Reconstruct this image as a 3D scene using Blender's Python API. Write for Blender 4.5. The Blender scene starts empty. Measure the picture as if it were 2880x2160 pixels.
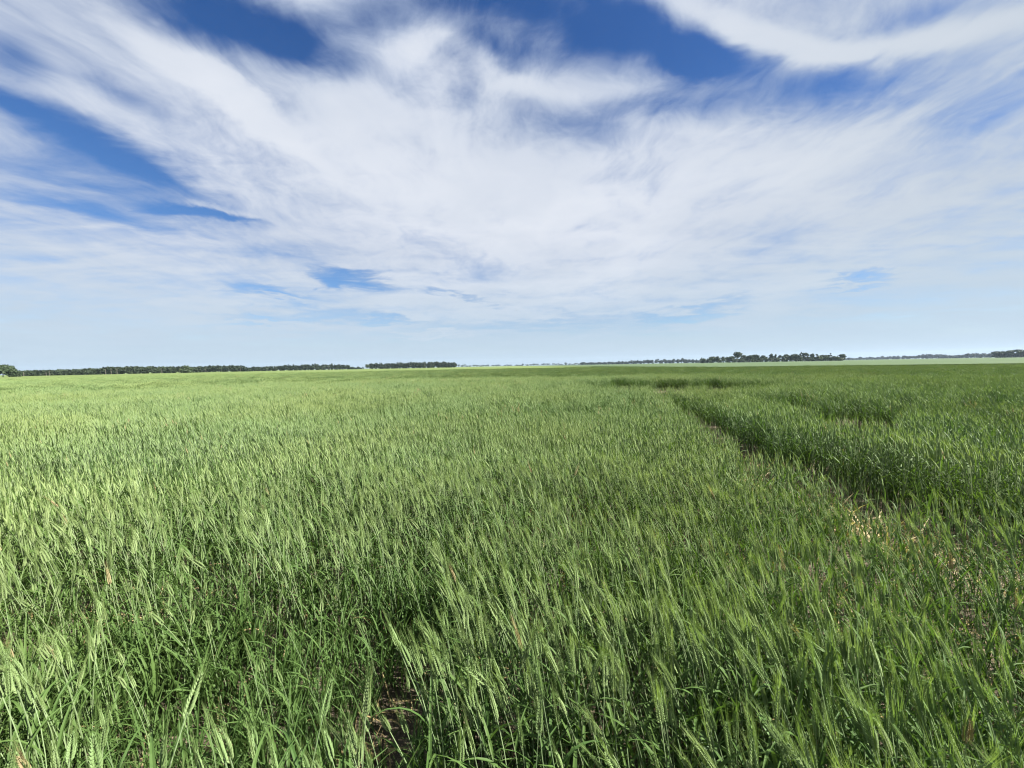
import bpy, math, random
import numpy as np
from mathutils import Vector, Matrix

random.seed(7)
rng = np.random.default_rng(11)
R = math.radians
scene = bpy.context.scene
col = scene.collection

# ------------------------------------------------------------------ camera
CAM_H = 1.65
FX = 1125.0                      # focal length in photo pixels (2880 wide)
cam_d = bpy.data.cameras.new('camera')
cam_d.sensor_width = 36.0
cam_d.lens = FX / 2880 * 36
cam_d.clip_start = 0.02
cam_d.clip_end = 30000
cam = bpy.data.objects.new('camera', cam_d)
col.objects.link(cam)
PITCH, ROLL = R(-2.6), R(-1.03)
camM = Matrix.Rotation(R(90) + PITCH, 4, 'X') @ Matrix.Rotation(ROLL, 4, 'Z')
cam.matrix_world = Matrix.Translation((0, 0, CAM_H)) @ camM
scene.camera = cam
cam3 = camM.to_3x3()


def wdir(px, py):
    """world direction of a point of the photograph (2880 x 2160)"""
    return (cam3 @ Vector(((px - 1440) / FX, -(py - 1080) / FX, -1))).normalized()


# ------------------------------------------------------------------ view and render
scene.view_settings.view_transform = 'Standard'
scene.view_settings.look = 'None'
scene.view_settings.gamma = 1.0
scene.view_settings.exposure = 2.05
scene.render.engine = 'CYCLES'
cy = scene.cycles
cy.max_bounces = 7
cy.diffuse_bounces = 2
cy.glossy_bounces = 2
cy.transmission_bounces = 5
cy.transparent_max_bounces = 4
cy.volume_bounces = 0
cy.sample_clamp_indirect = 4.0
cy.use_denoising = True
cy.filter_width = 1.2
EXPK = 2 ** -2.05                # display value to scene value

# ------------------------------------------------------------------ sun
SUN_AZ, SUN_EL = R(103), R(43)    # azimuth clockwise from the view direction
sd = Vector((math.sin(SUN_AZ) * math.cos(SUN_EL), math.cos(SUN_AZ) * math.cos(SUN_EL), math.sin(SUN_EL)))
sun_d = bpy.data.lights.new('sun', 'SUN')
sun_d.energy = 5.0
sun_d.angle = R(0.6)
sun_d.color = (1.0, 0.95, 0.86)
sun = bpy.data.objects.new('sun', sun_d)
sun.rotation_euler = (-sd).to_track_quat('-Z', 'Y').to_euler()
col.objects.link(sun)


# ------------------------------------------------------------------ node helper
class NT:
    def __init__(s, nt):
        s.nt = nt
        nt.nodes.clear()

    def n(s, t, **k):
        nd = s.nt.nodes.new(t)
        for a, v in k.items():
            setattr(nd, a, v)
        return nd

    def put(s, sock, v):
        if hasattr(v, 'is_linked'):
            s.nt.links.new(v, sock)
        else:
            sock.default_value = v

    def m(s, op, a, b=0.0, c=0.0, clamp=False):
        nd = s.n('ShaderNodeMath', operation=op, use_clamp=clamp)
        s.put(nd.inputs[0], a); s.put(nd.inputs[1], b); s.put(nd.inputs[2], c)
        return nd.outputs[0]

    def v(s, op, a, b=(0, 0, 0)):
        nd = s.n('ShaderNodeVectorMath', operation=op)
        s.put(nd.inputs[0], a); s.put(nd.inputs[1], b)
        return nd.outputs[1] if op in ('LENGTH', 'DOT_PRODUCT') else nd.outputs[0]

    def mix(s, f, a, b, blend='MIX'):
        nd = s.n('ShaderNodeMix', data_type='RGBA', blend_type=blend)
        s.put(nd.inputs[0], f); s.put(nd.inputs[6], a); s.put(nd.inputs[7], b)
        return nd.outputs[2]

    def mr(s, x, a, b, c=0.0, d=1.0, kind='SMOOTHSTEP'):
        nd = s.n('ShaderNodeMapRange', interpolation_type=kind)
        s.put(nd.inputs[0], x)
        for i, q in enumerate((a, b, c, d)):
            s.put(nd.inputs[i + 1], q)
        return nd.outputs[0]

    def noise(s, vec, scale, detail=4.0, rough=0.5, dist=0.0, color=False):
        nd = s.n('ShaderNodeTexNoise')
        s.put(nd.inputs['Vector'], vec)
        nd.inputs['Scale'].default_value = scale
        nd.inputs['Detail'].default_value = detail
        nd.inputs['Roughness'].default_value = rough
        nd.inputs['Distortion'].default_value = dist
        return nd.outputs[1] if color else nd.outputs[0]


def lin(r, g, b, k=1.0):
    f = lambda c: (c / 12.92 if c <= 0.04045 else ((c + 0.055) / 1.055) ** 2.4)
    return (f(r / 255) * k, f(g / 255) * k, f(b / 255) * k, 1)


# ------------------------------------------------------------------ sky
world = bpy.data.worlds.new('World')
scene.world = world
world.use_nodes = True
w = NT(world.node_tree)
tc = w.n('ShaderNodeTexCoord').outputs['Generated']
sep = w.n('ShaderNodeSeparateXYZ'); w.put(sep.inputs[0], tc)
X, Y, Z = sep.outputs
Yc = w.m('MAXIMUM', w.m('ABSOLUTE', Y), 0.05)
gx = w.m('DIVIDE', X, Yc)
gz = w.m('DIVIDE', Z, Yc)
comb = w.n('ShaderNodeCombineXYZ'); w.put(comb.inputs[0], gx); w.put(comb.inputs[1], gz)
G = comb.outputs[0]
# the cloud layer as a level sheet above: streaks run towards the horizon by perspective alone
Zc = w.m('ADD', w.m('MAXIMUM', Z, 0.0), 0.07)
comb2 = w.n('ShaderNodeCombineXYZ')
w.put(comb2.inputs[0], w.m('DIVIDE', X, Zc)); w.put(comb2.inputs[1], w.m('DIVIDE', Y, Zc))
P = comb2.outputs[0]
warp = w.v('SCALE', w.v('SUBTRACT', w.noise(P, 1.1, 3, 0.55, color=True), (0.5, 0.5, 0.5)))
warp.node.inputs[3].default_value = 0.7
PW = w.v('ADD', P, warp)
streak = w.noise(w.v('MULTIPLY', PW, (2.6, 0.62, 1)), 1.0, 7, 0.58)
puffs = w.noise(PW, 2.6, 9, 0.62, 0.35)
fine = w.noise(w.v('MULTIPLY', PW, (5.5, 2.0, 1)), 1.7, 7, 0.68)
gwarp = w.v('SCALE', w.v('SUBTRACT', w.noise(PW, 2.2, 5, 0.6, color=True), (0.5, 0.5, 0.5)))
gwarp.node.inputs[3].default_value = 0.20
GW = w.v('ADD', G, w.v('MULTIPLY', gwarp, (1.0, 0.55, 0)))
GN_ = w.v('MULTIPLY', GW, (1, 1, 0))

# cover: (cx, cy, rx, ry, tilt in degrees, amount) in view units of 2212 x 1659
BL = [
 (500, 40, 290, 95, 20, -1.5), (655, 95, 130, 80, 30, -.85), (1330, 60, 330, 105, 14, -1.45), (1540, 125, 210, 55, 8, -1.0),
 (1070, 110, 130, 50, 5, -.85), (930, 15, 300, 70, 0, -.85), (800, 60, 120, 60, 20, -.3), (110, 275, 260, 52, 27, -1.25), (0, 215, 120, 40, 25, -.6),
 (345, 385, 130, 45, 25, -.65), (425, 462, 160, 15, 13, -1.0), (300, 420, 260, 17, 17, -.5), (160, 448, 260, 22, 15, -.55), (180, 380, 400, 90, 22, -.5),
 (20, 110, 110, 60, 25, -.7), (1005, 195, 46, 44, 30, -.36), (870, 165, 75, 40, 30, -.3), (775, 140, 60, 50, 20, -.5),
 (1235, 275, 190, 60, 5, -.48), (1450, 215, 200, 42, 0, -.55), (1850, 190, 420, 70, -6, -.68), (2110, 240, 240, 55, -22, -.42),
 (2080, 15, 250, 50, -10, -.45), (260, 200, 160, 30, 30, -.25), (620, 200, 130, 40, 25, -.25), (750, 603, 115, 20, 12, -1.25), (570, 627, 110, 15, 6, -.85), (700, 685, 230, 24, 4, -.6),
 (1505, 678, 150, 21, -10, -1.0), (1855, 600, 95, 9, -4, -.9), (1860, 617, 95, 6, -5, -.8), (1000, 643, 110, 10, 8, -.6), (1180, 700, 330, 17, 0, -.4),
 (1960, 680, 330, 16, 0, -.35), (1100, 745, 1700, 45, 1.2, -.2), (1100, 640, 1500, 90, 0, .22), (880, 480, 260, 60, 5, -.06),
 (640, 640, 90, 9, 6, -.6), (555, 690, 130, 9, 3, -.6), (850, 692, 90, 9, 4, -.6), (930, 722, 110, 7, 0, .5), (1000, 560, 160, 20, 5, -.2), (1300, 560, 200, 14, -6, -.15),
 (850, 340, 600, 200, 25, .38), (430, 150, 330, 45, 37, .75), (1620, 60, 300, 42, 20, .8), (1950, 95, 380, 42, -8, .6), (1040, 130, 120, 30, 25, .45), (900, 80, 60, 70, 60, .4),
 (1650, 400, 700, 190, 0, .3), (1150, 480, 500, 150, 10, .2), (400, 440, 170, 13, 14, .5), (1120, 180, 180, 30, 10, .3),
]
cover = None
for cx, cyy, rx, ry, ang, amt in BL:
    k = 2880 / 2212
    d0 = wdir(cx * k, cyy * k)
    g0 = (d0.x / d0.y, d0.z / d0.y)
    a = R(ang) + ROLL
    # tangent-plane ellipse: offset, turn, scale
    mp = w.n('ShaderNodeMapping', vector_type='TEXTURE')
    w.put(mp.inputs['Vector'], GN_)
    mp.inputs['Location'].default_value = (g0[0], g0[1], 0)
    mp.inputs['Rotation'].default_value = (0, 0, -a)
    mp.inputs['Scale'].default_value = (rx * k / FX * 1.25, ry * k / FX * 1.25, 1)
    f = w.mr(w.v('LENGTH', mp.outputs[0]), 1.0, 0.0, 0.0, amt)
    cover = f if cover is None else w.m('ADD', cover, f)
front = w.mr(Y, -0.1, 0.15)
cover = w.m('MULTIPLY', cover, front)
base = 0.98
nz = w.m('ADD', w.m('MULTIPLY', w.m('SUBTRACT', streak, 0.5), 1.0), w.m('MULTIPLY', w.m('SUBTRACT', puffs, 0.5), 1.5))
nz = w.m('ADD', nz, w.m('MULTIPLY', w.m('SUBTRACT', fine, 0.5), 0.85))
fade = w.mr(Z, 0.0, 0.40, 0.30, 1.15)
# thin level bands low over the horizon
bands = w.noise(w.v('MULTIPLY', G, (1.6, 15, 1)), 1.6, 6, 0.6, 0.4)
low = w.m('MULTIPLY', w.mr(Z, 0.02, 0.08), w.mr(Z, 0.34, 0.16))
base = w.mr(Z, 0.12, 0.0, base, 1.35)
nz = w.m('ADD', w.m('MULTIPLY', nz, fade), w.m('MULTIPLY', w.m('MULTIPLY', w.m('SUBTRACT', bands, 0.50), 2.2), low))
dens = w.m('ADD', w.m('ADD', cover, base), nz)
alpha = w.mr(dens, -0.22, 1.35, 0.0, 1.0, 'SMOOTHSTEP')
sky = w.n('ShaderNodeTexSky', sky_type='NISHITA')
sky.sun_disc = False
sky.sun_elevation = SUN_EL
sky.sun_rotation = SUN_AZ
sky.altitude = 500
sky.air_density = 1.0
sky.dust_density = 0.6
sky.ozone_density = 2.5
BG = 0.05
hs = w.n('ShaderNodeHueSaturation')
hs.inputs['Saturation'].default_value = 1.22
w.put(hs.inputs['Color'], sky.outputs[0])
skyc = w.mix(1.0, hs.outputs[0], w.mix(w.mr(Z, 0.62, 0.10, kind='LINEAR'), (0.38, 0.46, 0.61, 1), (0.60, 0.60, 0.66, 1)), 'MULTIPLY')
kk = EXPK / BG
# cloud tone: thin parts and low parts bluish, the thick middle near white, the right side greyer
tone = w.mr(w.m('ADD', w.m('ADD', cover, base), w.m('MULTIPLY', nz, 0.42)), 0.35, 1.6)
shade = w.mr(w.noise(PW, 0.9, 5, 0.55), 0.3, 0.7)
c1 = w.mix(tone, lin(176, 192, 220, kk), lin(231, 236, 245, kk))
c1 = w.mix(w.m('MULTIPLY', shade, 0.5), c1, lin(192, 204, 222, kk))
c1 = w.mix(w.mr(X, 0.2, 0.85, 0.0, 0.55), c1, lin(190, 203, 214, kk))
c1 = w.mix(w.mr(Z, 0.30, -0.02, 0.0, 0.85), c1, lin(190, 213, 230, kk))
skc = w.mix(alpha, skyc, c1)
bg = w.n('ShaderNodeBackground'); w.put(bg.inputs[0], skc); bg.inputs[1].default_value = BG
out = w.n('ShaderNodeOutputWorld'); w.put(out.inputs[0], bg.outputs[0])
try:
    world.cycles.sampling_method = 'MANUAL'
    world.cycles.sample_map_resolution = 512
except Exception:
    pass
#REST
# ------------------------------------------------------------------ materials
def mat(name):
    m = bpy.data.materials.new(name)
    m.use_nodes = True
    return m, NT(m.node_tree)


def plant_mat(name, c1, c2, transl, rough=0.45, spec=0.35, field=0.25, dry=None, thin=1.5):
    """leafy surface: reflects and lets light through; colour varies plant by plant and patch by patch"""
    m, t = mat(name)
    rnd = t.n('ShaderNodeObjectInfo').outputs['Random']
    pos = t.n('ShaderNodeNewGeometry').outputs['Position']
    big = t.noise(pos, 0.22, 3, 0.55)
    small = t.noise(pos, 9.0, 2, 0.5)
    f = t.m('ADD', t.m('MULTIPLY', rnd, 0.6), t.m('MULTIPLY', small, 0.4))
    c = t.mix(f, (*c1, 1), (*c2, 1))
    c = t.mix(t.mr(big, 0.35, 0.7, 0.0, field), c, (c2[0] * 1.35, c2[1] * 1.1, c2[2] * 0.75, 1))
    if dry:
        # a few plants have turned
        c = t.mix(t.mr(rnd, 0.992, 0.996), c, (*dry, 1))
    p = t.n('ShaderNodeBsdfPrincipled')
    t.put(p.inputs['Base Color'], c)
    p.inputs['Roughness'].default_value = rough
    p.inputs['Specular IOR Level'].default_value = spec
    tr = t.n('ShaderNodeBsdfTranslucent')
    t.put(tr.inputs[0], t.mix(1.0, c, (1.15 * thin / 1.5, 1.25 * thin / 1.5, 0.55, 1), 'MULTIPLY'))
    mx = t.n('ShaderNodeMixShader'); mx.inputs[0].default_value = transl
    t.put(mx.inputs[1], p.outputs[0]); t.put(mx.inputs[2], tr.outputs[0])
    o = t.n('ShaderNodeOutputMaterial'); t.put(o.inputs[0], mx.outputs[0])
    return m


M_LEAF = plant_mat('wheat_leaf', (0.036, 0.080, 0.020), (0.078, 0.130, 0.036), 0.32, 0.6, 0.16)
M_STEM = plant_mat('wheat_stem', (0.105, 0.160, 0.075), (0.165, 0.220, 0.112), 0.12, 0.6, 0.2)
M_HEAD = plant_mat('wheat_head', (0.118, 0.192, 0.070), (0.195, 0.258, 0.114), 0.30, 0.6, 0.15, dry=(0.27, 0.22, 0.12))
M_AWN = plant_mat('wheat_awn', (0.108, 0.176, 0.058), (0.180, 0.240, 0.094), 0.45, 0.6, 0.15, dry=(0.27, 0.22, 0.12))
M_DRY = plant_mat('dry_straw', (0.22, 0.170, 0.075), (0.34, 0.275, 0.145), 0.25, 0.6, 0.3, field=0.0)
M_TUFT = plant_mat('bleached_leaf', (0.34, 0.27, 0.15), (0.48, 0.40, 0.25), 0.25, 0.6, 0.2, field=0.0)
M_WEED = plant_mat('weed_leaf', (0.06, 0.13, 0.035), (0.10, 0.18, 0.05), 0.3, 0.4, 0.4)
M_TREE = plant_mat('tree_leaves', (0.018, 0.032, 0.015), (0.038, 0.058, 0.026), 0.18, 0.6, 0.2, field=0.15)
M_WOOD = plant_mat('woodland_leaves', (0.013, 0.024, 0.014), (0.028, 0.041, 0.022), 0.14, 0.65, 0.15, field=0.2)

m, t = mat('bark')
p = t.n('ShaderNodeBsdfPrincipled')
pos = t.n('ShaderNodeNewGeometry').outputs['Position']
t.put(p.inputs[0], t.mix(t.noise(pos, 1.3, 4, 0.6), (0.06, 0.05, 0.042, 1), (0.17, 0.155, 0.13, 1)))
p.inputs['Roughness'].default_value = 0.9
o = t.n('ShaderNodeOutputMaterial'); t.put(o.inputs[0], p.outputs[0])
M_BARK = m

m, t = mat('soil')
p = t.n('ShaderNodeBsdfPrincipled')
pos = t.n('ShaderNodeNewGeometry').outputs['Position']
n1 = t.noise(pos, 3.0, 8, 0.65)
n2 = t.noise(pos, 45.0, 5, 0.6)
c = t.mix(t.mr(n1, 0.3, 0.7), (0.055, 0.042, 0.027, 1), (0.115, 0.090, 0.060, 1))
c = t.mix(t.mr(n2, 0.52, 0.66), c, (0.20, 0.162, 0.10, 1))
t.put(p.inputs[0], c)
p.inputs['Roughness'].default_value = 0.95
b = t.n('ShaderNodeBump'); b.inputs['Distance'].default_value = 0.03; t.put(b.inputs['Height'], n2)
t.put(p.inputs['Normal'], b.outputs[0])
o = t.n('ShaderNodeOutputMaterial'); t.put(o.inputs[0], p.outputs[0])
M_SOIL = m


def crop_mat(name, a_, b_, c_, bumpd, dark):
    m, t = mat(name)
    p = t.n('ShaderNodeBsdfPrincipled')
    pos = t.n('ShaderNodeNewGeometry').outputs['Position']
    n1 = t.noise(t.v('MULTIPLY', pos, (0.25, 0.25, 1)), 0.09, 5, 0.6)
    n2 = t.noise(t.v('MULTIPLY', pos, (1.0, 0.35, 1)), 2.5, 3, 0.6)
    n3 = t.noise(pos, 0.35, 6, 0.6)
    c = t.mix(t.mr(n1, 0.35, 0.65), (*a_, 1), (*b_, 1))
    c = t.mix(t.mr(n3, 0.4, 0.75, 0, 0.8), c, (*c_, 1))
    c = t.mix(t.mr(n2, 0.35, 0.6, dark, 0.0), c, (a_[0] * .45, a_[1] * .5, a_[2] * .45, 1))
    t.put(p.inputs[0], c)
    p.inputs['Roughness'].default_value = 0.8
    p.inputs['Specular IOR Level'].default_value = 0.15
    b = t.n('ShaderNodeBump'); b.inputs['Distance'].default_value = bumpd; t.put(b.inputs['Height'], n2)
    t.put(p.inputs['Normal'], b.outputs[0])
    o = t.n('ShaderNodeOutputMaterial'); t.put(o.inputs[0], p.outputs[0])
    return m


M_CROP = crop_mat('distant_wheat', (0.092, 0.128, 0.036), (0.112, 0.145, 0.046), (0.076, 0.114, 0.030), 0.25, 0.25)
M_PALE = crop_mat('pale_crop', (0.050, 0.080, 0.034), (0.061, 0.090, 0.041), (0.044, 0.073, 0.029), 0.08, 0.12)


# ------------------------------------------------------------------ objects and meshes
def mesh(name, V, F, mats, mi=None, smooth=False):
    me = bpy.data.meshes.new(name)
    me.from_pydata([tuple(map(float, v)) for v in V], [], F)
    for mm in mats:
        me.materials.append(mm)
    if mi is not None:
        me.polygons.foreach_set('material_index', mi)
    if smooth:
        me.polygons.foreach_set('use_smooth', [True] * len(F))
    me.update()
    return me


def tag(o, label=None, cat=None, group=None, kind=None):
    if label: o['label'] = label
    if cat: o['category'] = cat
    if group: o['group'] = group
    if kind: o['kind'] = kind
    return o


def link(name, me, parent=None, loc=None):
    o = bpy.data.objects.new(name, me)
    col.objects.link(o)
    if parent: o.parent = parent
    if loc is not None: o.location = loc
    return o


class Geo:
    def __init__(s):
        s.V, s.F, s.M = [], [], []

    def ribbon(s, pts, wid, side, mi, fold=0.0):
        """leaf blade: centre line, half widths, side vectors; a raised midrib groove when fold is set"""
        b = len(s.V); n = len(pts)
        k = 3 if fold else 2
        for i in range(n):
            P_, W_, S_ = pts[i], wid[i], side[i]
            if fold:
                tt = pts[min(i + 1, n - 1)] - pts[max(i - 1, 0)]
                up = np.cross(tt, S_); up = up / (np.linalg.norm(up) + 1e-9)
                s.V += [P_ - S_ * W_ + up * W_ * fold, P_, P_ + S_ * W_ + up * W_ * fold]
            else:
                s.V += [P_ - S_ * W_, P_ + S_ * W_]
        for i in range(n - 1):
            for j in range(k - 1):
                a = b + i * k + j
                s.F.append((a, a + 1, a + 1 + k, a + k)); s.M.append(mi)

    def tube(s, pts, rad, sides, mi, cap=True):
        b = len(s.V); n = len(pts)
        for i in range(n):
            tt = pts[min(i + 1, n - 1)] - pts[max(i - 1, 0)]
            tt = tt / (np.linalg.norm(tt) + 1e-9)
            u = np.cross(tt, (0.0, 1.0, 0.02)); u /= np.linalg.norm(u) + 1e-9
            v = np.cross(tt, u)
            for k in range(sides):
                a = 2 * math.pi * k / sides
                s.V.append(pts[i] + (u * math.cos(a) + v * math.sin(a)) * rad[i])
        for i in range(n - 1):
            for k in range(sides):
                a = b + i * sides + k; c = b + i * sides + (k + 1) % sides
                s.F.append((a, c, c + sides, a + sides)); s.M.append(mi)
        if cap:
            s.F.append(tuple(b + (n - 1) * sides + k for k in range(sides))); s.M.append(mi)

    def grain(s, p, d, u, L, W, mi):
        """one spikelet: a pointed husk"""
        b = len(s.V)
        v = np.cross(d, u)
        q = p + d * L * 0.4
        s.V += [p, q + u * W, q + v * W * .8, q - u * W, q - v * W * .8, p + d * L]
        for k in range(4):
            a, c = b + 1 + k, b + 1 + (k + 1) % 4
            s.F += [(b, c, a), (a, c, b + 5)]; s.M += [mi, mi]

    def awn(s, p, d, side, L, W, mi):
        b = len(s.V)
        s.V += [p - side * W, p + side * W, p + d * L]
        s.F.append((b, b + 1, b + 2)); s.M.append(mi)

    def mesh(s, name, mats):
        return mesh(name, s.V, s.F, mats, s.M)


def unit(v):
    return v / (np.linalg.norm(v) + 1e-9)


class Stalk:
    """curved centre line of one wheat stalk"""
    def __init__(s, r, H, bend, baz):
        s.H = H
        s.l = np.array([math.cos(baz), math.sin(baz), 0]) * bend
        s.w = r.uniform(-1, 1, 2) * 0.012

    def p(s, t):
        h = t * s.H
        return np.array([s.w[0] * math.sin(t * 5), s.w[1] * math.sin(t * 4), h]) + s.l * t ** 2.6 * s.H - np.array([0, 0, 1]) * (s.l @ s.l) * t ** 4 * s.H * .45

    def d(s, t):
        return unit(s.p(t + .01) - s.p(t - .01))


def leaf(g, r, p0, d0, az, L, W, droop, mi, n=7, fold=0.35, twist=0.0, start=None):
    """blade that leaves the stem upwards and arcs over"""
    h = np.array([math.cos(az), math.sin(az), 0])
    ang = r.uniform(0.25, 0.6) if start is None else start
    pts, wid, sd_ = [], [], []
    p_ = p0.copy()
    for i in range(n):
        s_ = i / (n - 1)
        a = ang + droop * s_ ** 1.3
        d_ = h * math.sin(a) + np.array([0, 0, 1]) * math.cos(a)
        pts.append(p_.copy())
        wid.append(W * 0.5 * max(0.05, (min(1, s_ * 5 + .35)) * (1 - s_ ** 2.2)))
        sv = np.array([-h[1], h[0], 0])
        tw = twist * s_
        nn = np.cross(d_, sv)
        sd_.append(sv * math.cos(tw) + nn * math.sin(tw))
        p_ = p_ + d_ * L / (n - 1)
    g.ribbon(pts, wid, sd_, mi, fold)


MATS = [M_STEM, M_LEAF, M_HEAD, M_AWN, M_DRY]


def ear(g, gawn, r, st, t0, HL, lod, mh=2, ma=3):
    """bearded ear along the end of the stalk from t0"""
    T = HL / st.H
    az = r.uniform(0, math.pi)
    if lod == 0:
        n = 11
        for i in range(n):
            s_ = i / (n - 1)
            t_ = t0 + T * s_ * 0.9
            p, d = st.p(t_), st.d(t_)
            u = np.array([math.cos(az), math.sin(az), 0]); u = unit(u - d * (u @ d)); v = np.cross(d, u)
            sz = (0.75 + 0.5 * math.sin(math.pi * min(1, s_ + .15))) * (1 - 0.25 * s_)
            for sgn in (-1, 1):
                for vv in (-1, 1):
                    o_ = u * sgn * 0.0030 * sz + v * vv * 0.0022
                    dd = unit(d + u * sgn * 0.34 + v * vv * 0.14 + r.uniform(-.06, .06, 3))
                    g.grain(p + o_ + d * (0.003 if sgn > 0 else 0), dd, u, 0.0155 * sz, 0.0027 * sz, mh)
                aw = unit(d + u * sgn * r.uniform(.03, .16) + v * r.uniform(-.08, .08))
                gawn.awn(p + u * sgn * 0.006 * sz + d * .012, aw, v, r.uniform(.055, .085), 0.00050, ma)
                if i % 2:
                    aw = unit(d + u * sgn * r.uniform(.02, .12) + v * r.uniform(-.09, .09))
                    gawn.awn(p + u * sgn * 0.005 * sz + d * .012, aw, u, r.uniform(.05, .075), 0.00050, ma)
        p, d = st.p(t0 + T * .9), st.d(t0 + T * .9)
        g.grain(p, d, np.cross(d, (0, 1, 0)), 0.014, .003, mh)
    elif lod == 1:
        prof = [.35, 1, .9, 1, .75, .15]
        pts = [st.p(t0 + T * k / 5) for k in range(6)]
        g.tube(pts, [0.0055 * q * r.uniform(.9, 1.1) for q in prof], 4, mh)
        for i in range(7):
            t_ = t0 + T * r.uniform(.15, 1)
            d = unit(st.d(t_) + r.uniform(-.11, .11, 3))
            gawn.awn(st.p(t_), d, unit(np.cross(d, r.uniform(-1, 1, 3))), r.uniform(.06, .09), 0.0009, ma)
    else:
        pts = [st.p(t0), st.p(t0 + T * .45), st.p(t0 + T)]
        g.tube(pts, [0.003, .0075, .001], 3, mh, False)
        for i in range(2):
            d = unit(st.d(t0 + T) + r.uniform(-.12, .12, 3))
            gawn.awn(st.p(t0 + T * r.uniform(.4, .9)), d, unit(np.cross(d, r.uniform(-1, 1, 3))), .07, 0.0022, ma)


def make_plant(seed, lod, off=(0, 0), g=None, hscale=1.0, split=False):
    r = np.random.default_rng(seed)
    H = r.uniform(0.60, 0.72) * hscale
    HL = r.uniform(0.060, 0.090)
    bend = abs(r.normal(0.085, 0.06))
    baz = math.pi + r.normal(-0.25, 0.5)
    st = Stalk(r, H, bend, baz)
    o3 = np.array([off[0], off[1], 0.0])
    parts = {k: Geo() for k in ('stem', 'head', 'awns')}
    leaves = []
    g_ = parts if split else None
    G0 = g if g is not None else Geo()
    b0 = len(G0.V)
    gs, gh, ga = (parts['stem'], parts['head'], parts['awns']) if split else (G0, G0, G0)
    ns = {0: 9, 1: 5, 2: 3}[lod]
    pts = [st.p(k / (ns - 1)) for k in range(ns)]
    if lod < 2:
        gs.tube(pts, [0.0021 - 0.0008 * k / (ns - 1) for k in range(ns)] if lod == 0 else [.0021] * ns, 4 if lod == 0 else 3, 0, False)
    else:
        gs.ribbon(pts, [.0016] * ns, [np.array([1.0, 0, 0])] * ns, 0)
    ear(gh, ga, r, st, 0.985, HL, lod)
    nl = {0: 4, 1: 3, 2: 3}[lod]
    az = r.uniform(0, 6.28)
    for i in range(nl):
        gl = Geo() if split else G0
        tt = [0.76, 0.55, 0.36, 0.2][i] + r.uniform(-.05, .05)
        az += math.pi + r.uniform(-.8, .8)
        L = r.uniform(.16, .27) * (1.05 if i else .9)
        W = r.uniform(.008, .0125) * (1.0 if lod == 0 else 1.15 if lod == 1 else 1.5)
        leaf(gl, r, st.p(tt), st.d(tt), az, L, W, r.uniform(.5, 2.1), 4 if (i == 3 and r.random() < .6) else 1,
             {0: 8, 1: 5, 2: 3}[lod], 0.35 if lod == 0 else 0.0, r.uniform(-1.2, 1.2) if lod < 2 else 0)
        if split: leaves.append(gl)
    if split:
        return parts, leaves
    for i in range(b0, len(G0.V)):
        G0.V[i] = G0.V[i] + o3
    return G0


def make_tiller(seed, hs=1.0, g=None, off=(0, 0), n=6, wide=1.0):
    """leafy shoot that carries no ear"""
    r = np.random.default_rng(seed)
    G0 = g if g is not None else Geo()
    b0 = len(G0.V)
    H = r.uniform(.24, .38) * hs
    st = Stalk(r, H, .12, r.uniform(0, 6.28))
    G0.tube([st.p(k / 3) for k in range(4)], [.0024, .0022, .0018, .001], 3, 1, False)
    az = r.uniform(0, 6.28)
    for i in range(r.integers(4, 6)):
        az += math.pi + r.uniform(-.9, .9)
        tt = r.uniform(.25, 1.0)
        leaf(G0, r, st.p(tt), st.d(tt), az, r.uniform(.20, .36) * hs, r.uniform(.008, .013) * wide, r.uniform(.2, 1.7), 1, n, .3, r.uniform(-1, 1),
             start=r.uniform(.05, .45))
    for i in range(b0, len(G0.V)):
        G0.V[i] = G0.V[i] + np.array([off[0], off[1], 0])
    return G0


def make_straw(seed, up=0.2, n=9, size=1.0):
    """dry leaves and broken stalks"""
    r = np.random.default_rng(seed)
    G0 = Geo()
    for i in range(n):
        p0 = np.array([r.normal(0, .07), r.normal(0, .07), r.uniform(0.005, .03)])
        leaf(G0, r, p0, None, r.uniform(0, 6.28), r.uniform(.10, .26) * size, r.uniform(.006, .013), r.uniform(.3, 1.6), 4, 5, .3, r.uniform(-2, 2),
             start=r.uniform(.3, 1.5) if r.random() < up * 2 else 1.45)
    return G0


# prototypes for the instanced mass of the crop (kept outside the scene)
lib = bpy.data.collections.new('wheat variants')
NPROTO = 0
IDX = {}


def proto(kind, g):
    global NPROTO
    o = bpy.data.objects.new('variant%03d' % NPROTO, g.mesh('variant', MATS))
    lib.objects.link(o)
    IDX.setdefault(kind, []).append(NPROTO)
    NPROTO += 1


for i in range(14): proto('full', make_plant(100 + i, 0))
for i in range(8): proto('tiller', make_tiller(200 + i))
for i in range(6): proto('straw', make_straw(300 + i))
for i in range(10): proto('mid', make_plant(400 + i, 1))


def clump(seed, n, rad, lod, tills, hs=1.0):
    r = np.random.default_rng(seed)
    G0 = Geo()
    for i in range(n):
        a, q = r.uniform(0, 6.28), rad * math.sqrt(r.random())
        make_plant(int(r.integers(1e6)), lod, (q * math.cos(a), q * math.sin(a)), G0, r.uniform(.88, 1.08) * hs)
    for i in range(tills):
        a, q = r.uniform(0, 6.28), rad * math.sqrt(r.random())
        make_tiller(int(r.integers(1e6)), 1.2, G0, (q * math.cos(a), q * math.sin(a)), 3, 1.5)
    return G0


for i in range(8): proto('clump', clump(500 + i, 9, .17, 1, 3))
for i in range(8): proto('patch', clump(600 + i, 45, .42, 2, 10))


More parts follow.
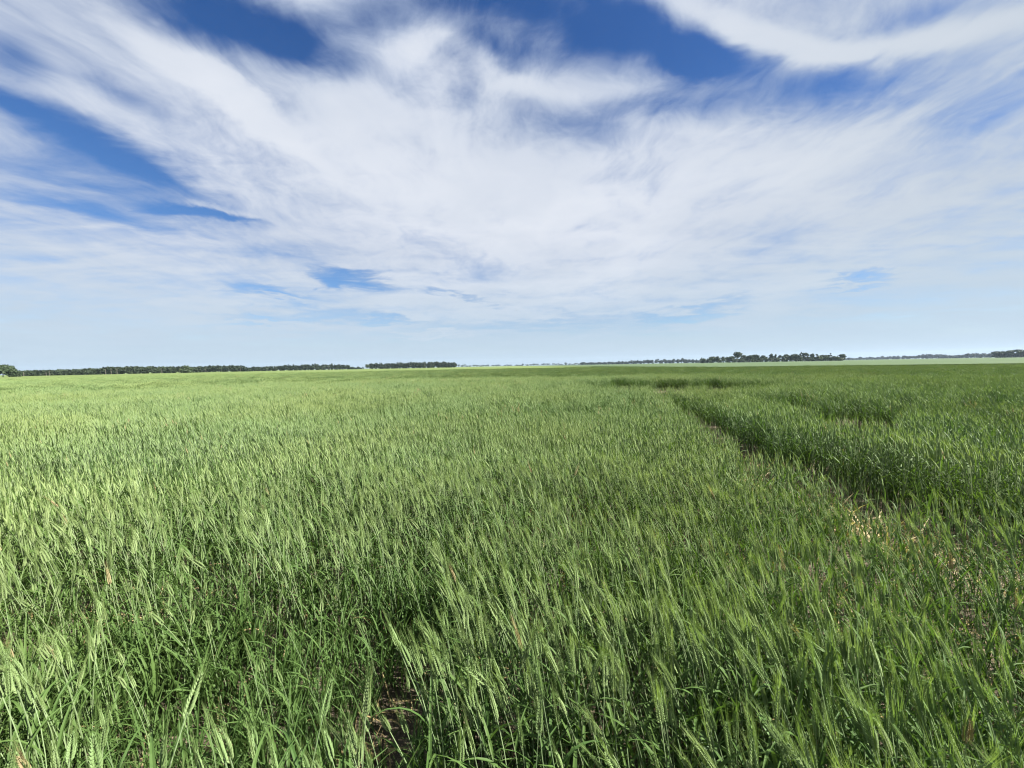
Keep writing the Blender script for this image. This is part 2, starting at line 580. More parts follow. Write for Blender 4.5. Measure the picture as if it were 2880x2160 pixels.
# ------------------------------------------------------------------ how the crop stands
def vnoise(x, y, sc, seed):
    r = np.random.default_rng(seed)
    N = 256
    Lt = r.random((N, N))
    u, v = x / sc + 57.3, y / sc + 31.7
    i, j = np.floor(u).astype(int), np.floor(v).astype(int)
    fu, fv = u - i, v - j
    fu, fv = fu * fu * (3 - 2 * fu), fv * fv * (3 - 2 * fv)
    g_ = lambda a, b: Lt[a % N, b % N]
    return (g_(i, j) * (1 - fu) + g_(i + 1, j) * fu) * (1 - fv) + (g_(i, j + 1) * (1 - fu) + g_(i + 1, j + 1) * fu) * fv


def segdist(x, y, pts):
    d = np.full(x.shape, 1e9)
    for (x0, y0, w0), (x1, y1, w1) in zip(pts[:-1], pts[1:]):
        dx, dy = x1 - x0, y1 - y0
        t_ = np.clip(((x - x0) * dx + (y - y0) * dy) / (dx * dx + dy * dy), 0, 1)
        ww = w0 + (w1 - w0) * t_
        d = np.minimum(d, np.hypot(x - x0 - t_ * dx, y - y0 - t_ * dy) / ww)
    return d


TRACK = [[(4.5, 2.3, .44), (3.85, 2.8, .48), (3.42, 3.45, .56), (3.24, 4.25, .60), (3.40, 5.5, .58), (3.74, 7.0, .50), (4.0, 8.3, .42), (4.3, 9.3, .34)],
         [(4.3, 9.3, .34), (4.9, 12.0, .28), (5.9, 16.0, .35)],
         [(5.4, 6.2, .65), (6.3, 7.3, .95), (7.3, 8.5, .95)], [(6.6, 8.8, .35), (7.5, 10.4, .35)],
         [(6.4, 9.8, .5), (8.2, 10.9, .75), (11.5, 9.8, .6)], [(8.9, 9.0, .3), (10.2, 10.2, .35)],
         [(4.9, 17.6, .8), (6.9, 24.3, .85)], [(4.6, 23.0, .6), (6.6, 24.4, .7)],
         [(6.8, 17.2, .8), (9.0, 22.8, 1.15)], [(7.4, 23.0, .7), (8.8, 23.4, .8)],
         [(9.2, 18.0, .7), (11.7, 22.8, .8)]]


def blob(x, y, cx, cy_, rx, ry):
    return np.clip(1 - ((x - cx) / rx) ** 2 - ((y - cy_) / ry) ** 2, 0, 1)


def state(x, y):
    """height factor, ear density, leafiness, bare (0..1)"""
    wob = (vnoise(x, y, .35, 5) - .5) * .5 + (vnoise(x, y, .9, 15) - .5) * .55
    gap = np.full(x.shape, 9.0)
    for tr in TRACK:
        gap = np.minimum(gap, segdist(x, y, tr) * 1.35 + wob)
    bare = np.clip((1.15 - gap) * 3, 0, 1)
    h = 0.88 + 0.19 * vnoise(x, y, 2.3, 1) + 0.16 * (vnoise(x, y, .55, 2) - .5)
    far = np.clip((np.hypot(x, y) - 4) / 10, 0, 1)
    h += far * 0.14 * (vnoise(x, y, 7.0, 3) - .5)
    ears = np.clip(.40 + 1.25 * vnoise(x, y, .42, 4), .45, 1.3) * (1 - .22 * np.clip(-x / 2, 0, 1) * (np.hypot(x, y) < 6))
    leafy = .12 + .45 * vnoise(x, y, .6, 6)
    # plants thin out and stay low beside the wheel track
    side = np.clip((2.2 - gap) / 1.2, 0, 1) * (x < 3.1 + .1 * y) * (y < 9.5)
    h -= .13 * side; ears *= 1 - .25 * side
    wall = np.clip((3.2 - gap) / 1.2, 0, 1) * (x > 3.0 + .12 * y) * (y < 12) * np.clip(vnoise(x, y, .8, 33) * 1.6, .2, 1.2)
    h += .16 * np.clip((2.6 - gap) / 1.0, 0, 1) * (y > 20.5)
    h += .13 * wall; ears *= 1 + .2 * wall
    # short patch with yellowed straw beyond the track
    sp = np.clip(blob(x, y, 8.8, 19.2, 5.2, 3.9) * 2.6, 0, 1)
    h -= .58 * sp; ears *= 1 - .5 * sp
    # leafy low places
    for cx, cy_, rx, ry, dh, de in ((-4.3, 4.6, 1.9, 1.1, .08, .60), (-.80, 1.50, .68, .62, .28, .88), (-1.75, 1.75, .5, .5, .15, .35), (7.9, 6.6, 1.8, 1.4, .10, .45),
                                    (-.35, 2.35, .4, .3, .15, .5), (-2.2, 3.3, .8, .5, .1, .5), (.95, 2.75, .5, .35, .18, .65), (2.35, 3.1, .7, .6, .12, .4)):
        q = np.clip(blob(x, y, cx, cy_, rx, ry) * 2.2, 0, 1)
        h -= dh * q; ears *= 1 - de * q; leafy += .8 * q
    # thin crop at the right of the near edge
    th = np.clip(blob(x, y, 2.7, 2.0, 1.7, 1.25) * 2.0, 0, 1)
    h -= .05 * th; ears *= 1 - .25 * th; leafy *= 1 - .30 * th
    q = blob(x, y, -.50, 1.55, .19, .40); bare = np.maximum(bare, np.clip(q * 2.5, 0, .96))
    for cx, cy_, rr in ((-1.25, 1.62, .16), (-.66, 1.62, .12), (-1.5, 1.62, .12), (-2.0, 2.35, .12), (1.75, 2.2, .14), (1.15, 1.95, .12), (-1.2, 2.05, .10)):
        bare = np.maximum(bare, np.clip(blob(x, y, cx, cy_, rr, rr) * 2, 0, .7))
    return h, ears, leafy, bare, sp, th


def border(x, y):
    """signed: above 0 lies the pale field beyond"""
    # polyline (39,600) (39,78) (72,56) (150,38)
    b = np.where(x < 39, 1e6, np.where(x < 72, 78 - (x - 39) * 22 / 33, 56 - (x - 72) * 18 / 78))
    return y - b


pts_x, pts_y, idx_l, scl_l, rot_l = [], [], [], [], []


def scatter(kind, y0, y1, dens, spread=1.42, pad=1.2, keep=None, smin=.86, smax=1.08, yawr=.7, lean=1.0):
    """dens per square metre between two distances (rings) within the view and a margin"""
    Rm = y1
    n = int(dens * (Rm + 1.5) * (2 * spread * Rm + 2 * pad))
    x = rng.uniform(-(spread * Rm + pad), spread * Rm + pad, n)
    y = rng.uniform(-1.0 if y0 < 1 else 0.0, Rm, n)
    dd = np.hypot(x, y)
    ok = (np.abs(x) < spread * np.maximum(y, 0) + pad) & (dd < y1) & (dd >= y0)
    ok &= ~((np.hypot(x, y) < 1.0))
    x, y = x[ok], y[ok]
    h, ears, leafy, bare, sp, th = state(x, y)
    u = rng.random(len(x))
    pr = keep(h, ears, leafy, bare, sp, th)
    ok = (u < pr) & (border(x, y) < -1.0)
    x, y, h, bare = x[ok], y[ok], h[ok], bare[ok]
    n = len(x)
    if kind == 'straw':
        s = rng.uniform(.7, 1.3, n)
    elif kind == 'tiller':
        s = h * rng.uniform(.7, 1.15, n)
    else:
        s = h * rng.uniform(smin, smax, n)
    tx = lean * (-.01 - .14 * vnoise(x, y, 2.8, 21) + .20 * np.clip((x - .3) / 3.0, -.15, 1.1) * np.clip(1.6 - np.hypot(x, y) / 8, 0, 1)) + rng.normal(0, .06, n)
    ty = lean * (.05 - .10 * vnoise(x, y, 2.1, 22)) + rng.normal(0, .05, n)
    if kind in ('straw', 'tiller'):
        tx, ty = rng.normal(0, .1, n), rng.normal(0, .1, n)
        yaw = rng.uniform(0, 6.28, n)
    else:
        yaw = rng.normal(0, yawr, n)
    add(kind, x, y, s, tx, ty, yaw)


def add(kind, x, y, s, tx, ty, yaw):
    n = len(x)
    ids = np.array(IDX[kind])[rng.integers(0, len(IDX[kind]), n)]
    # tilt towards (tx, ty) after the turn about the vertical
    th_ = np.hypot(tx, ty) + 1e-9
    kx, ky = -ty / th_, tx / th_
    c, s_ = np.cos(th_), np.sin(th_)
    K = np.zeros((n, 3, 3))
    K[:, 0, 0] = c + kx * kx * (1 - c); K[:, 0, 1] = kx * ky * (1 - c); K[:, 0, 2] = ky * s_
    K[:, 1, 0] = kx * ky * (1 - c); K[:, 1, 1] = c + ky * ky * (1 - c); K[:, 1, 2] = -kx * s_
    K[:, 2, 0] = -ky * s_; K[:, 2, 1] = kx * s_; K[:, 2, 2] = c
    Zr = np.zeros((n, 3, 3))
    Zr[:, 0, 0] = np.cos(yaw); Zr[:, 0, 1] = -np.sin(yaw); Zr[:, 1, 0] = np.sin(yaw); Zr[:, 1, 1] = np.cos(yaw); Zr[:, 2, 2] = 1
    Mr = K @ Zr
    e = np.stack([np.arctan2(Mr[:, 2, 1], Mr[:, 2, 2]), -np.arcsin(np.clip(Mr[:, 2, 0], -1, 1)), np.arctan2(Mr[:, 1, 0], Mr[:, 0, 0])], 1)
    pts_x.append(x); pts_y.append(y); idx_l.append(ids); scl_l.append(s); rot_l.append(e)


Q = 1.0
A, B, C_, D_ = 4.2, 9.0, 34.0, 150.0
kf = lambda h, e, l, b, sp, th: e * (1 - b)
kt = lambda h, e, l, b, sp, th: l * (1 - b * .94)
ks = lambda h, e, l, b, sp, th: np.clip(.10 + b * .8 + th * .25 + sp * .6, 0, 1)
scatter('full', .6, A, 260 * Q, keep=lambda *a: kf(*a) * .72)
scatter('mid', A, B, 250 * Q, keep=lambda *a: kf(*a) * .78)
scatter('tiller', .6, 2.9, 620 * Q, keep=kt)
scatter('tiller', 2.7, B, 210 * Q, keep=kt)
scatter('straw', .6, B, 60 * Q, keep=ks)
scatter('clump', B, C_, 24, spread=1.36, keep=lambda h, e, l, b, sp, th: kf(h, e, l, b, sp, th) * .85, yawr=.35)
scatter('straw', 16, 24, 14, spread=1.0, keep=lambda h, e, l, b, sp, th: sp * (1 - b))
scatter('patch', C_, D_, 1.75, spread=1.34, keep=lambda h, e, l, b, sp, th: 1 - b, yawr=.3)

# ------------------------------------------------------------------ the nearest plants as things of their own
NEAR = 300
n = 5200
x = rng.uniform(-3.2, 3.4, n); y = rng.uniform(.75, 2.3, n)
ok = (np.abs(x) < 1.31 * y) & (np.hypot(x, y) > 1.12)
x, y = x[ok], y[ok]
h, ears, leafy, bare, sp, th = state(x, y)
ok = (rng.random(len(x)) < ears * (1 - bare) * .26)
x, y, h = x[ok], y[ok], h[ok]
order = np.argsort(np.hypot(x, y))[:NEAR]
near = [(float(x[i]), float(y[i]), float(h[i])) for i in order]
print('near plants', len(near), 'farthest', max(math.hypot(a, b) for a, b, c in near))

plant_src = []
for i in range(16):
    parts, leaves = make_plant(900 + i, 0, split=True)
    plant_src.append(([('stem', parts['stem'].mesh('stem', MATS)), ('head', parts['head'].mesh('head', MATS))],
                      parts['awns'].mesh('awns', MATS), [l.mesh('leaf', MATS) for l in leaves]))
rr = random.Random(5)
for k, (px_, py_, hh) in enumerate(near):
    ps, aw, lv = plant_src[k % 16]
    e = bpy.data.objects.new('wheat_plant', None)
    e.empty_display_size = .05
    col.objects.link(e)
    e.location = (px_, py_, 0)
    s = hh * rr.uniform(.92, 1.06)
    e.scale = (s, s, s)
    tx = -.08 + .13 * max(-.2, min(1.5, px_ / 2)) + rr.gauss(0, .07); ty = rr.gauss(0, .06)
    ax = Vector((-ty, tx, 0)); an = ax.length
    e.rotation_euler = (Matrix.Rotation(an, 3, ax.normalized()) @ Matrix.Rotation(rr.gauss(0, .7), 3, 'Z')).to_euler()
    tag(e, 'green bearded wheat plant standing at the near edge of the crop', 'wheat plant', 'wheat plants nearest the viewer')
    for nm, me in ps:
        o = link(nm, me, e)
        if nm == 'head': link('awns', aw, o)
    for me in lv:
        link('leaf', me, e)

# the rest of the crop: one object
N = sum(map(len, pts_x))
print('instances', N)
me = bpy.data.meshes.new('wheat')
me.vertices.add(N)
co = np.zeros((N, 3)); co[:, 0] = np.concatenate(pts_x); co[:, 1] = np.concatenate(pts_y)
me.vertices.foreach_set('co', co.ravel())
me.attributes.new('idx', 'INT', 'POINT').data.foreach_set('value', np.concatenate(idx_l).astype(np.int32))
me.attributes.new('scl', 'FLOAT', 'POINT').data.foreach_set('value', np.concatenate(scl_l).astype(np.float32))
me.attributes.new('rot', 'FLOAT_VECTOR', 'POINT').data.foreach_set('vector', np.concatenate(rot_l).astype(np.float32).ravel())
me.update()
wheat = tag(link('standing_wheat', me), 'dense green bearded wheat covering the whole field', 'wheat crop', kind='stuff')
ng = bpy.data.node_groups.new('plant the crop', 'GeometryNodeTree')
ng.interface.new_socket('Geometry', in_out='INPUT', socket_type='NodeSocketGeometry')
ng.interface.new_socket('Geometry', in_out='OUTPUT', socket_type='NodeSocketGeometry')
nn = ng.nodes
gi, go = nn.new('NodeGroupInput'), nn.new('NodeGroupOutput')
ip = nn.new('GeometryNodeInstanceOnPoints')
ci = nn.new('GeometryNodeCollectionInfo')
ci.inputs['Collection'].default_value = lib
ci.inputs['Separate Children'].default_value = True
ci.inputs['Reset Children'].default_value = True
ip.inputs['Pick Instance'].default_value = True


def attr(nm, ty):
    a = nn.new('GeometryNodeInputNamedAttribute'); a.data_type = ty; a.inputs['Name'].default_value = nm
    return next(o_ for o_ in a.outputs if o_.enabled and o_.name == 'Attribute')


L = ng.links.new
m2p = nn.new('GeometryNodeMeshToPoints')
L(gi.outputs[0], m2p.inputs[0]); L(m2p.outputs[0], ip.inputs['Points'])
L(ci.outputs[0], ip.inputs['Instance'])
L(attr('idx', 'INT'), ip.inputs['Instance Index'])
L(attr('rot', 'FLOAT_VECTOR'), ip.inputs['Rotation'])
L(attr('scl', 'FLOAT'), ip.inputs['Scale'])
L(ip.outputs[0], go.inputs[0])
wheat.modifiers.new('plants', 'NODES').node_group = ng


# ------------------------------------------------------------------ ground
def disc(name, rad, z, m_, hole=0.0, seg=96, keep=None):
    V, F = [], []
    rings = [hole] if hole else []
    q = max(hole, 2.0)
    if not hole: rings = [0.001]
    while q < rad:
        if q > rings[-1]: rings.append(q)
        q *= 1.25
    rings.append(rad)
    for q in rings:
        for k in range(seg):
            a = 2 * math.pi * k / seg
            V.append((q * math.sin(a), q * math.cos(a), z))
    for i in range(len(rings) - 1):
        for k in range(seg):
            a, b = i * seg + k, i * seg + (k + 1) % seg
            F.append((a, b, b + seg, a + seg))
    me = mesh(name, V, [f[::-1] for f in F], [m_])
    return link(name, me)


soil = disc('ground', 3300, 0.0, M_SOIL)
tag(soil, kind='structure')
# closed canopy of the crop where single plants are too small to tell apart
V = []; F = []
far_poly = [(-3300, 3300), (-3300, 45), (-60, 45), (-38, 118), (0, 125), (30, 122), (38.5, 118), (38.5, 3300)]
V = [(a, b, .60) for a, b in far_poly]
fc = tag(link('field', mesh('field', V, [tuple(range(len(V)))], [M_CROP])), kind='structure')
V = [(41, 3300), (41, 80), (73, 58.5), (150, 40.5), (3300, 40.5), (3300, 3300)]
V = [(a, b, .70) for a, b in V]
n_ = len(V)
F = [tuple(range(n_))]
pf = tag(link('far_field', mesh('far_field', V + [(a, b, 0.01) for a, b, c in V], F + [(0, 1, n_ + 1, n_), (1, 2, n_ + 2, n_ + 1), (2, 3, n_ + 3, n_ + 2), (3, 4, n_ + 4, n_ + 3)], [M_PALE])), kind='structure')

# ------------------------------------------------------------------ trees
TM = [M_TREE, M_BARK]


def tree_geo(r, H, Wd, style, n, leaf_s, gcrown, gtrunk, base=(0, 0, 0), full=False):
    """style: round, spiky, bush, flat, thin"""
    bx, by, bz = base
    B3 = np.array(base, float)
    lobes = []
    k = {'round': 9, 'spiky': 8, 'bush': 6, 'flat': 9, 'thin': 6}[style]
    for i in range(k):
        a = r.uniform(0, 6.28)
        if style == 'spiky':
            z = H * r.uniform(.3, .97); q = Wd * .5 * (1.05 - z / H) * r.random() + .1
            lobes.append((q * math.cos(a), q * math.sin(a), z, Wd * .17 * (1.3 - z / H) + .35, H * .09))
        elif style == 'thin':
            z = H * r.uniform(.4, .93); q = Wd * .32 * r.random()
            lobes.append((q * math.cos(a), q * math.sin(a), z, Wd * .24, H * .10))
        elif style == 'bush':
            z = H * r.uniform(.25, .7); q = Wd * .3 * r.random()
            lobes.append((q * math.cos(a), q * math.sin(a), z, Wd * .28, H * .28))
        elif style == 'flat':
            z = H * r.uniform(.4, .86); q = Wd * .38 * r.random()
            lobes.append((q * math.cos(a), q * math.sin(a), z, Wd * .22, H * .13))
        else:
            z = H * r.uniform(.38, .84); q = Wd * .36 * math.sqrt(r.random()) * (1.3 - z / H)
            lobes.append((q * math.cos(a), q * math.sin(a), z, Wd * .24, H * .15))
    vol = np.array([l[3] ** 2 * l[4] for l in lobes]); vol /= vol.sum()
    for i in range(n):
        lb = lobes[r.choice(k, p=vol)]
        v = unit(r.normal(0, 1, 3)) * r.uniform(.5, 1.05)
        c = np.array([lb[0] + v[0] * lb[3], lb[1] + v[1] * lb[3], max(lb[2] + v[2] * lb[4], .3)]) + B3
        nrm = unit(v + r.normal(0, .5, 3))
        u = unit(np.cross(nrm, r.normal(0, 1, 3))); w_ = np.cross(nrm, u)
        s = leaf_s * r.uniform(.6, 1.3)
        b = len(gcrown.V)
        gcrown.V += [c - u * s, c - w_ * s * .7, c + u * s * .9, c + w_ * s * .6]
        gcrown.F.append((b, b + 1, b + 2, b + 3)); gcrown.M.append(0)
    if gtrunk is not None:
        lean = r.normal(0, .03, 2)
        path = [B3 + np.array([lean[0] * z, lean[1] * z, z]) for z in np.linspace(0, H * .8, 6)]
        R0 = H * .018 + .05
        gtrunk.tube(path, [R0 * (1.25 - z) for z in np.linspace(0, 1, 6)], 6, 1)
        for lb in lobes[:5]:
            p0 = path[2] * .5 + path[3] * .5
            p1 = np.array([lb[0], lb[1], lb[2]]) + B3
            gtrunk.tube([p0, (p0 + p1) / 2 + np.array([0, 0, .3]), p1], [R0 * .4, R0 * .28, R0 * .1], 4, 1)


def ground_at(px, dist):
    """position on the ground under a photograph column at a distance"""
    d = wdir(px, 1055 - .018 * px)
    k = dist / math.hypot(d.x, d.y)
    return d.x * k, d.y * k


def one_tree(px, top, dist, width, style, label, cat='tree', group=None, name='tree', seed=0, n=420):
    """top: how many photo pixels it rises above the horizon line; width in photo pixels"""
    x_, y_ = ground_at(px, dist)
    depth = y_                           # distance along the view
    H = CAM_H + top * depth / FX
    Wd = width * depth / FX
    r = np.random.default_rng(1000 + seed)
    gc, gt = Geo(), Geo()
    tree_geo(r, H, Wd, style, n, max(.5, Wd * .06), gc, gt)
    e = bpy.data.objects.new(name, None); col.objects.link(e); e.location = (x_, y_, 0)
    tag(e, label, cat, group)
    link('crown', gc.mesh('crown', TM), e)
    link('trunk', gt.mesh('trunk', TM), e)
    return e


# the right-hand grove, read from its left end: (crop column, crop row of the top, width, style, wording)
GROVE = [
 (185, 226, 60, 'bush', 'low rounded bush ending the grove on its left'),
 (280, 197, 130, 'round', 'broad low round tree second from the left end of the grove'),
 (370, 199, 60, 'flat', 'small tree with a pale gap in its crown, between broad round tree and thin one'),
 (432, 200, 45, 'thin', 'thin short tree just left of the dip in the grove'),
 (520, 193, 95, 'round', 'mid-height tree directly left of the tallest tree'),
 (614, 140, 105, 'round', 'tallest tree of the grove with a knobbly rounded crown'),
 (700, 182, 60, 'flat', 'narrow tree directly right of the tallest tree'),
 (762, 180, 75, 'flat', 'flat-topped tree second to the right of the tallest tree'),
 (828, 177, 85, 'round', 'wide dark tree third to the right of the tallest tree'),
 (885, 181, 60, 'flat', 'flat dark tree fourth to the right of the tallest tree'),
 (935, 192, 60, 'thin', 'shorter open tree where the grove dips right of its wide dark trees'),
 (985, 195, 60, 'thin', 'lowest pale thin tree in the middle of the grove'),
 (1058, 162, 75, 'spiky', 'pointed conifer-like tree standing alone above the middle of the grove'),
 (1110, 174, 38, 'spiky', 'slim spire tree right beside the pointed middle tree'),
 (1172, 174, 50, 'spiky', 'pale pointed tree at the middle gap with low growth on its left'),
 (1215, 184, 50, 'thin', 'short thin tree between pale pointed tree and dense dark crowns'),
 (1270, 169, 75, 'round', 'first of the dense dark crowns in the right half of the grove'),
 (1332, 158, 70, 'round', 'second dense dark crown in the right half of the grove'),
 (1390, 161, 65, 'round', 'third dense dark crown in the right half of the grove'),
 (1437, 145, 50, 'spiky', 'highest ragged spire in the right half of the grove'),
 (1482, 152, 40, 'thin', 'bare-looking thin tree right of the highest ragged spire'),
 (1525, 158, 45, 'thin', 'thin tree with sunlit trunk before the bushy one'),
 (1577, 157, 60, 'round', 'bushy tree on the left side of the bright gap'),
 (1650, 172, 60, 'spiky', 'small pointed tree on the right side of the bright gap'),
 (1735, 177, 105, 'flat', 'broad pale green flat tree in the right end of the grove'),
 (1828, 164, 60, 'spiky', 'pointed tree rising right of the broad pale green tree'),
 (1890, 189, 65, 'flat', 'low tree between pointed tree and the last round tree'),
 (1972, 167, 72, 'round', 'last round tree closing the grove on its right'),
]
for k, (cx, cyy, wd, style, lab) in enumerate(GROVE):
    px_ = 1940 + cx * .217
    hz = 1055 - .018 * px_
    top = hz - (960 + cyy * .217)
    one_tree(px_, top + 1.5, 600 + 25 * math.sin(k * 2.4), wd * .217 * 1.5, style, lab, group='trees of the grove across the right side of the field', seed=k, n=900)
# undergrowth that fills the foot of the grove
gc = Geo(); r = np.random.default_rng(77)
for k in range(75):
    px_ = 1972 + k * 5.4 + r.uniform(-2, 2)
    x_, y_ = ground_at(px_, 612 + r.uniform(-15, 15))
    tree_geo(r, CAM_H + r.uniform(9, 16) * y_ / FX, 8, 'bush', 150, .75, gc, None, (x_, y_, 0))
tag(link('undergrowth', gc.mesh('undergrowth', [M_TREE])), 'dark undergrowth filling the foot of the grove', 'undergrowth', kind='stuff')

# trees that stand apart
one_tree(8, 29, 330, 80, 'round', 'large dark tree cut by the left edge of the picture', seed=60, n=700)
one_tree(38, 11, 335, 40, 'bush', 'low dark bush at the foot of the large left-edge tree', 'bush', name='bush', seed=61)
one_tree(525, 21, 420, 36, 'bush', 'bright rounded bush standing in front of the long left wood', 'bush', name='bush', seed=62, n=500)
one_tree(1032, 14, 640, 18, 'round', 'small round tree by itself in the gap left of the clipped dark wood', seed=63)
one_tree(1021, 7, 660, 6, 'bush', 'tiny bush beside the small lone round tree', 'bush', name='bush', seed=64, n=120)
for k, (px_, top, wd) in enumerate([(2800, 21, 26), (2822, 22.5, 26), (2846, 26.5, 28), (2868, 26, 24), (2892, 27, 30)]):
    lab = ['leftmost tree of the group at the right edge', 'second tree of the group at the right edge', 'middle tree of the group at the right edge, the tallest in full view',
           'fourth tree of the group at the right edge', 'tree cut through by the right edge of the picture'][k]
    one_tree(px_, top - 4, 900, wd * 1.2, 'round', lab, group='trees at the right edge', seed=70 + k)


def wood(name, segs, label, seed, step=1.0, mat_=None, leaf_s=1.15, nper=110, rows=3):
    """a far wood that reads as one mass; segs: (px, height in photo px, distance)"""
    r = np.random.default_rng(seed)
    gc = Geo()
    for (p0, h0, d0), (p1, h1, d1) in zip(segs[:-1], segs[1:]):
        n_ = max(2, int(abs(p1 - p0) / step / 5.0))
        for i in range(n_):
            for rw in range(rows):
                f = (i + r.random()) / n_
                d_ = d0 + (d1 - d0) * f + rw * 14
                x_, y_ = ground_at(p0 + (p1 - p0) * f, d_)
                hp = .88 * (h0 + (h1 - h0) * f) + r.normal(0, 1.3)
                H = max(1.5, CAM_H + hp * y_ / FX)
                Wd = 9 * step * y_ / FX * r.uniform(.8, 1.3)
                tree_geo(r, H, Wd, 'bush' if r.random() < .6 else 'round', nper, leaf_s * max(1, y_ / 700), gc, None, (x_, y_, 0))
                if rw == 0 and y_ < 800 and r.random() < .10:
                    # pale trunks at the wood's edge
                    hx, hy = x_ * .985, y_ * .985
                    gc.tube([np.array([hx, hy, q]) for q in (0, H * .35, H * .8)], [.14, .11, .05], 5, 1)
    return tag(link(name, gc.mesh(name, [mat_ or M_WOOD, M_BARK])), label, 'woodland', kind='stuff')


wood('woodland', [(50, 11, 420), (100, 11.5, 440), (180, 13, 450), (250, 15, 460), (340, 20, 470), (400, 19.5, 480), (460, 17.5, 490), (520, 16.5, 500), (560, 14, 510)],
     'long dark wood along the far left edge of the field', 1)
wood('woodland', [(545, 15, 560), (590, 18, 565), (640, 18, 570), (680, 16, 575), (702, 12, 580)], 'wood tapering away right of the bright rounded bush', 2)
wood('woodland', [(700, 11, 640), (760, 12.5, 640), (820, 16, 650), (880, 17, 650), (930, 15, 660), (985, 11.5, 665)], 'ragged grey-green wood with bare tops left of the lone round tree', 3, rows=2)
wood('woodland', [(985, 7, 700), (1018, 4, 720)], 'straggling end of the ragged wood before the lone round tree', 4, rows=1, nper=150)
wood('woodland', [(1040, 14, 700), (1056, 16, 700), (1140, 16.5, 700), (1210, 17, 705), (1270, 16.5, 710), (1284, 12, 712)], 'dense dark wood with an even clipped top near the middle', 5, nper=150)
wood('woodland', [(1284, 6, 2200), (1340, 5, 2400), (1420, 4, 2600), (1520, 6, 2600), (1632, 5, 2500)], 'pale thin line of trees on the far horizon at the middle', 6, step=1.6, leaf_s=.8, nper=60, rows=1)
wood('woodland', [(1632, 6.5, 1500), (1700, 6.5, 1500), (1760, 9, 1450), (1840, 11.5, 1400), (1900, 12, 1350), (1930, 12.5, 1300), (1950, 10, 1280), (1985, 9, 1260)], 'low dark wood rising towards the left end of the grove', 7, step=1.2, nper=100, rows=2)
wood('woodland', [(2375, 5.5, 2200), (2450, 6, 2100), (2520, 8, 2000), (2575, 8.5, 1900), (2590, 13, 1850), (2650, 14, 1800), (2670, 8, 1780), (2684, 7, 1700), (2720, 14.5, 1650), (2770, 14, 1600), (2800, 10, 1600)],
     'blue-grey far wood between the grove and the right-edge trees', 8, step=1.3, nper=90, rows=2)
wood('woodland', [(2795, 11, 960), (2840, 12, 950), (2910, 13, 940)], 'dark undergrowth at the foot of the right-edge trees', 9, nper=110)

# ------------------------------------------------------------------ dry tufts in the wheel track, weeds, bird
def at_ground(px, py, z=0.0):
    d = wdir(px, py)
    k = (z - CAM_H) / d.z
    return d.x * k, d.y * k


TUFTS = [(2045, 1225, 'dry pale tuft in the dark gap, farthest of the straw tufts', .5),
         (2130, 1335, 'bleached upright leaf blade leaning at the edge of the wheel track', .35),
         (2275, 1400, 'small star-shaped dry tuft against the dark side of the wheel track', .4),
         (2345, 1440, 'pair of pale dry blades standing upright in the wheel track', .4),
         (2385, 1450, 'arched bleached leaf bending over the wheel track', .4),
         (2440, 1450, 'curled yellow dry leaf beside the arched bleached leaf', .4),
         (2495, 1490, 'fan of dead straw leaves at the near bend of the wheel track', .45),
         (2575, 1535, 'single dry upright blade right of the straw fan', .35)]
for k, (px_, py_, lab, hz_) in enumerate(TUFTS):
    x_, y_ = at_ground(px_, py_, .22)
    r = np.random.default_rng(40 + k)
    e = bpy.data.objects.new('straw_tuft', None); col.objects.link(e); e.location = (x_, y_, 0)
    tag(e, lab, 'dry tuft', 'dry straw tufts along the wheel track')
    for i in range(12):
        gl = Geo()
        leaf(gl, r, np.array([r.normal(0, .05), r.normal(0, .05), 0.0]), None, r.uniform(0, 6.28), r.uniform(.30, .48), r.uniform(.014, .022), r.uniform(.4, 2.2), 4, 7, .35,
             r.uniform(-1.5, 1.5), start=r.uniform(.1, .7))
        gl.M = [0] * len(gl.M)
        link('leaf', gl.mesh('leaf', [M_TUFT]), e)

WEEDS = [(2215, 2120, 'broad-leaved weed with pale pointed leaves at the bottom edge, right of centre'),
         (2420, 2080, 'small broad-leaved weed with one folded pale leaf near the bottom right'),
         (2030, 2110, 'low weed with one wide flat leaf at the bottom, left of the other weeds')]
for k, (px_, py_, lab) in enumerate(WEEDS):
    x_, y_ = at_ground(px_, py_, .42)
    r = np.random.default_rng(60 + k)
    e = bpy.data.objects.new('weed', None); col.objects.link(e); e.location = (x_, y_, 0)
    tag(e, lab, 'weed', 'broad-leaved weeds at the near edge')
    gs = Geo()
    st = Stalk(r, .42, .1, r.uniform(0, 6.28))
    gs.tube([st.p(q / 5) for q in range(6)], [.003] * 6, 5, 0, False)
    link('stem', gs.mesh('stem', [M_WEED]), e)
    for i in range(7):
        gl = Geo()
        tt = .3 + .7 * i / 6
        az = i * 2.4 + r.uniform(-.3, .3)
        hv = np.array([math.cos(az), math.sin(az), 0]); sv = np.array([-hv[1], hv[0], 0])
        Lf = r.uniform(.06, .10)
        pts, wid = [], []
        p_ = st.p(tt)
        for q in range(8):
            f = q / 7
            a = .7 + 1.0 * f
            pts.append(p_.copy()); p_ = p_ + (hv * math.sin(a) + np.array([0, 0, 1.0]) * math.cos(a)) * Lf / 7
            wid.append(.0015 if q == 0 else Lf * .26 * math.sin(math.pi * min(.999, f ** .75)) + .0008)
        gl.ribbon(pts, wid, [sv] * 8, 0, .25)
        link('leaf', gl.mesh('leaf', [M_WEED]), e)

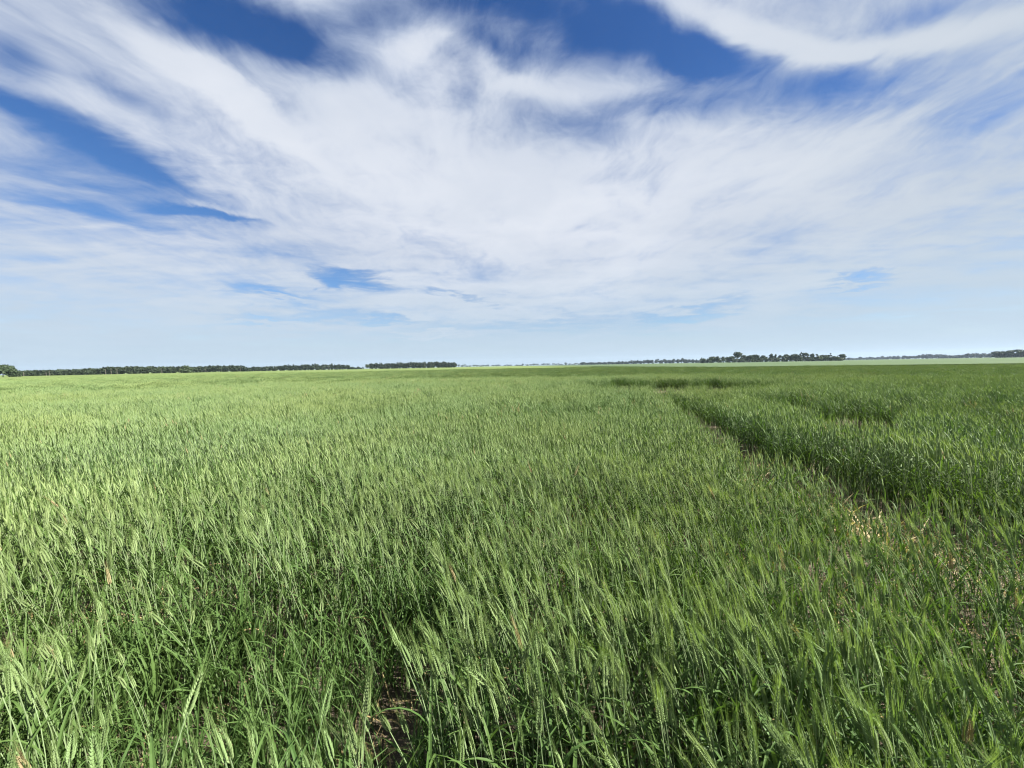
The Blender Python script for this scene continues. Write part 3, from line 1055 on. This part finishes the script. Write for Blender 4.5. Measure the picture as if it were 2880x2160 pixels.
# a bird far off over the middle of the field
m, t = mat('bird_feathers')
p = t.n('ShaderNodeBsdfPrincipled'); t.put(p.inputs[0], t.mix(t.noise(t.n('ShaderNodeTexCoord').outputs['Object'], 12, 3), (.03, .03, .035, 1), (.08, .075, .07, 1)))
o = t.n('ShaderNodeOutputMaterial'); t.put(o.inputs[0], p.outputs[0])
g = Geo()
sp_ = [np.array([0, q, 0.0]) for q in (-.26, -.16, -.08, .02, .12, .18, .22)]
g.tube(sp_, [.012, .02, .04, .055, .045, .03, .008], 8, 0)
for sg in (-1, 1):
    pts = [np.array([sg * q, .05 - .35 * q * q, .10 * math.sin(q * 4)]) for q in (.02, .14, .26, .38, .50)]
    g.ribbon(pts, [.07, .075, .06, .045, .006], [np.array([0, 1.0, 0])] * 5, 0)
g.ribbon([np.array([0, -.24, 0.0]), np.array([0, -.36, 0.0])], [.02, .06], [np.array([1.0, 0, 0])] * 2, 0)
bird = link('bird', g.mesh('bird', [m]), None)
d = wdir(1452, 873)
bird.location = Vector((0, 0, CAM_H)) + d * 190
bird.rotation_euler = (0.2, .5, 1.2)
tag(bird, 'tiny dark bird flying low in the sky above the middle of the horizon', 'bird')

# ------------------------------------------------------------------ haze: the air between here and the horizon
m = bpy.data.materials.new('haze')
m.use_nodes = True
t = NT(m.node_tree)
pv = t.n('ShaderNodeVolumePrincipled')
pv.inputs['Color'].default_value = (0.55, 0.70, 0.90, 1)
pv.inputs['Density'].default_value = 0.00007
pv.inputs['Anisotropy'].default_value = 0.2
o = t.n('ShaderNodeOutputMaterial'); t.put(o.inputs['Volume'], pv.outputs[0])
a, b, z0, z1 = -3500, 3500, -1.0, 60.0
V = [(x_, y_, z_) for z_ in (z0, z1) for x_, y_ in ((a, a), (b, a), (b, b), (a, b))]
haze = link('haze', mesh('haze', V, [(0, 3, 2, 1), (4, 5, 6, 7), (0, 1, 5, 4), (1, 2, 6, 5), (2, 3, 7, 6), (3, 0, 4, 7)], [m]))
tag(haze, 'thin pale blue haze over the far fields and woods', 'haze', kind='stuff')
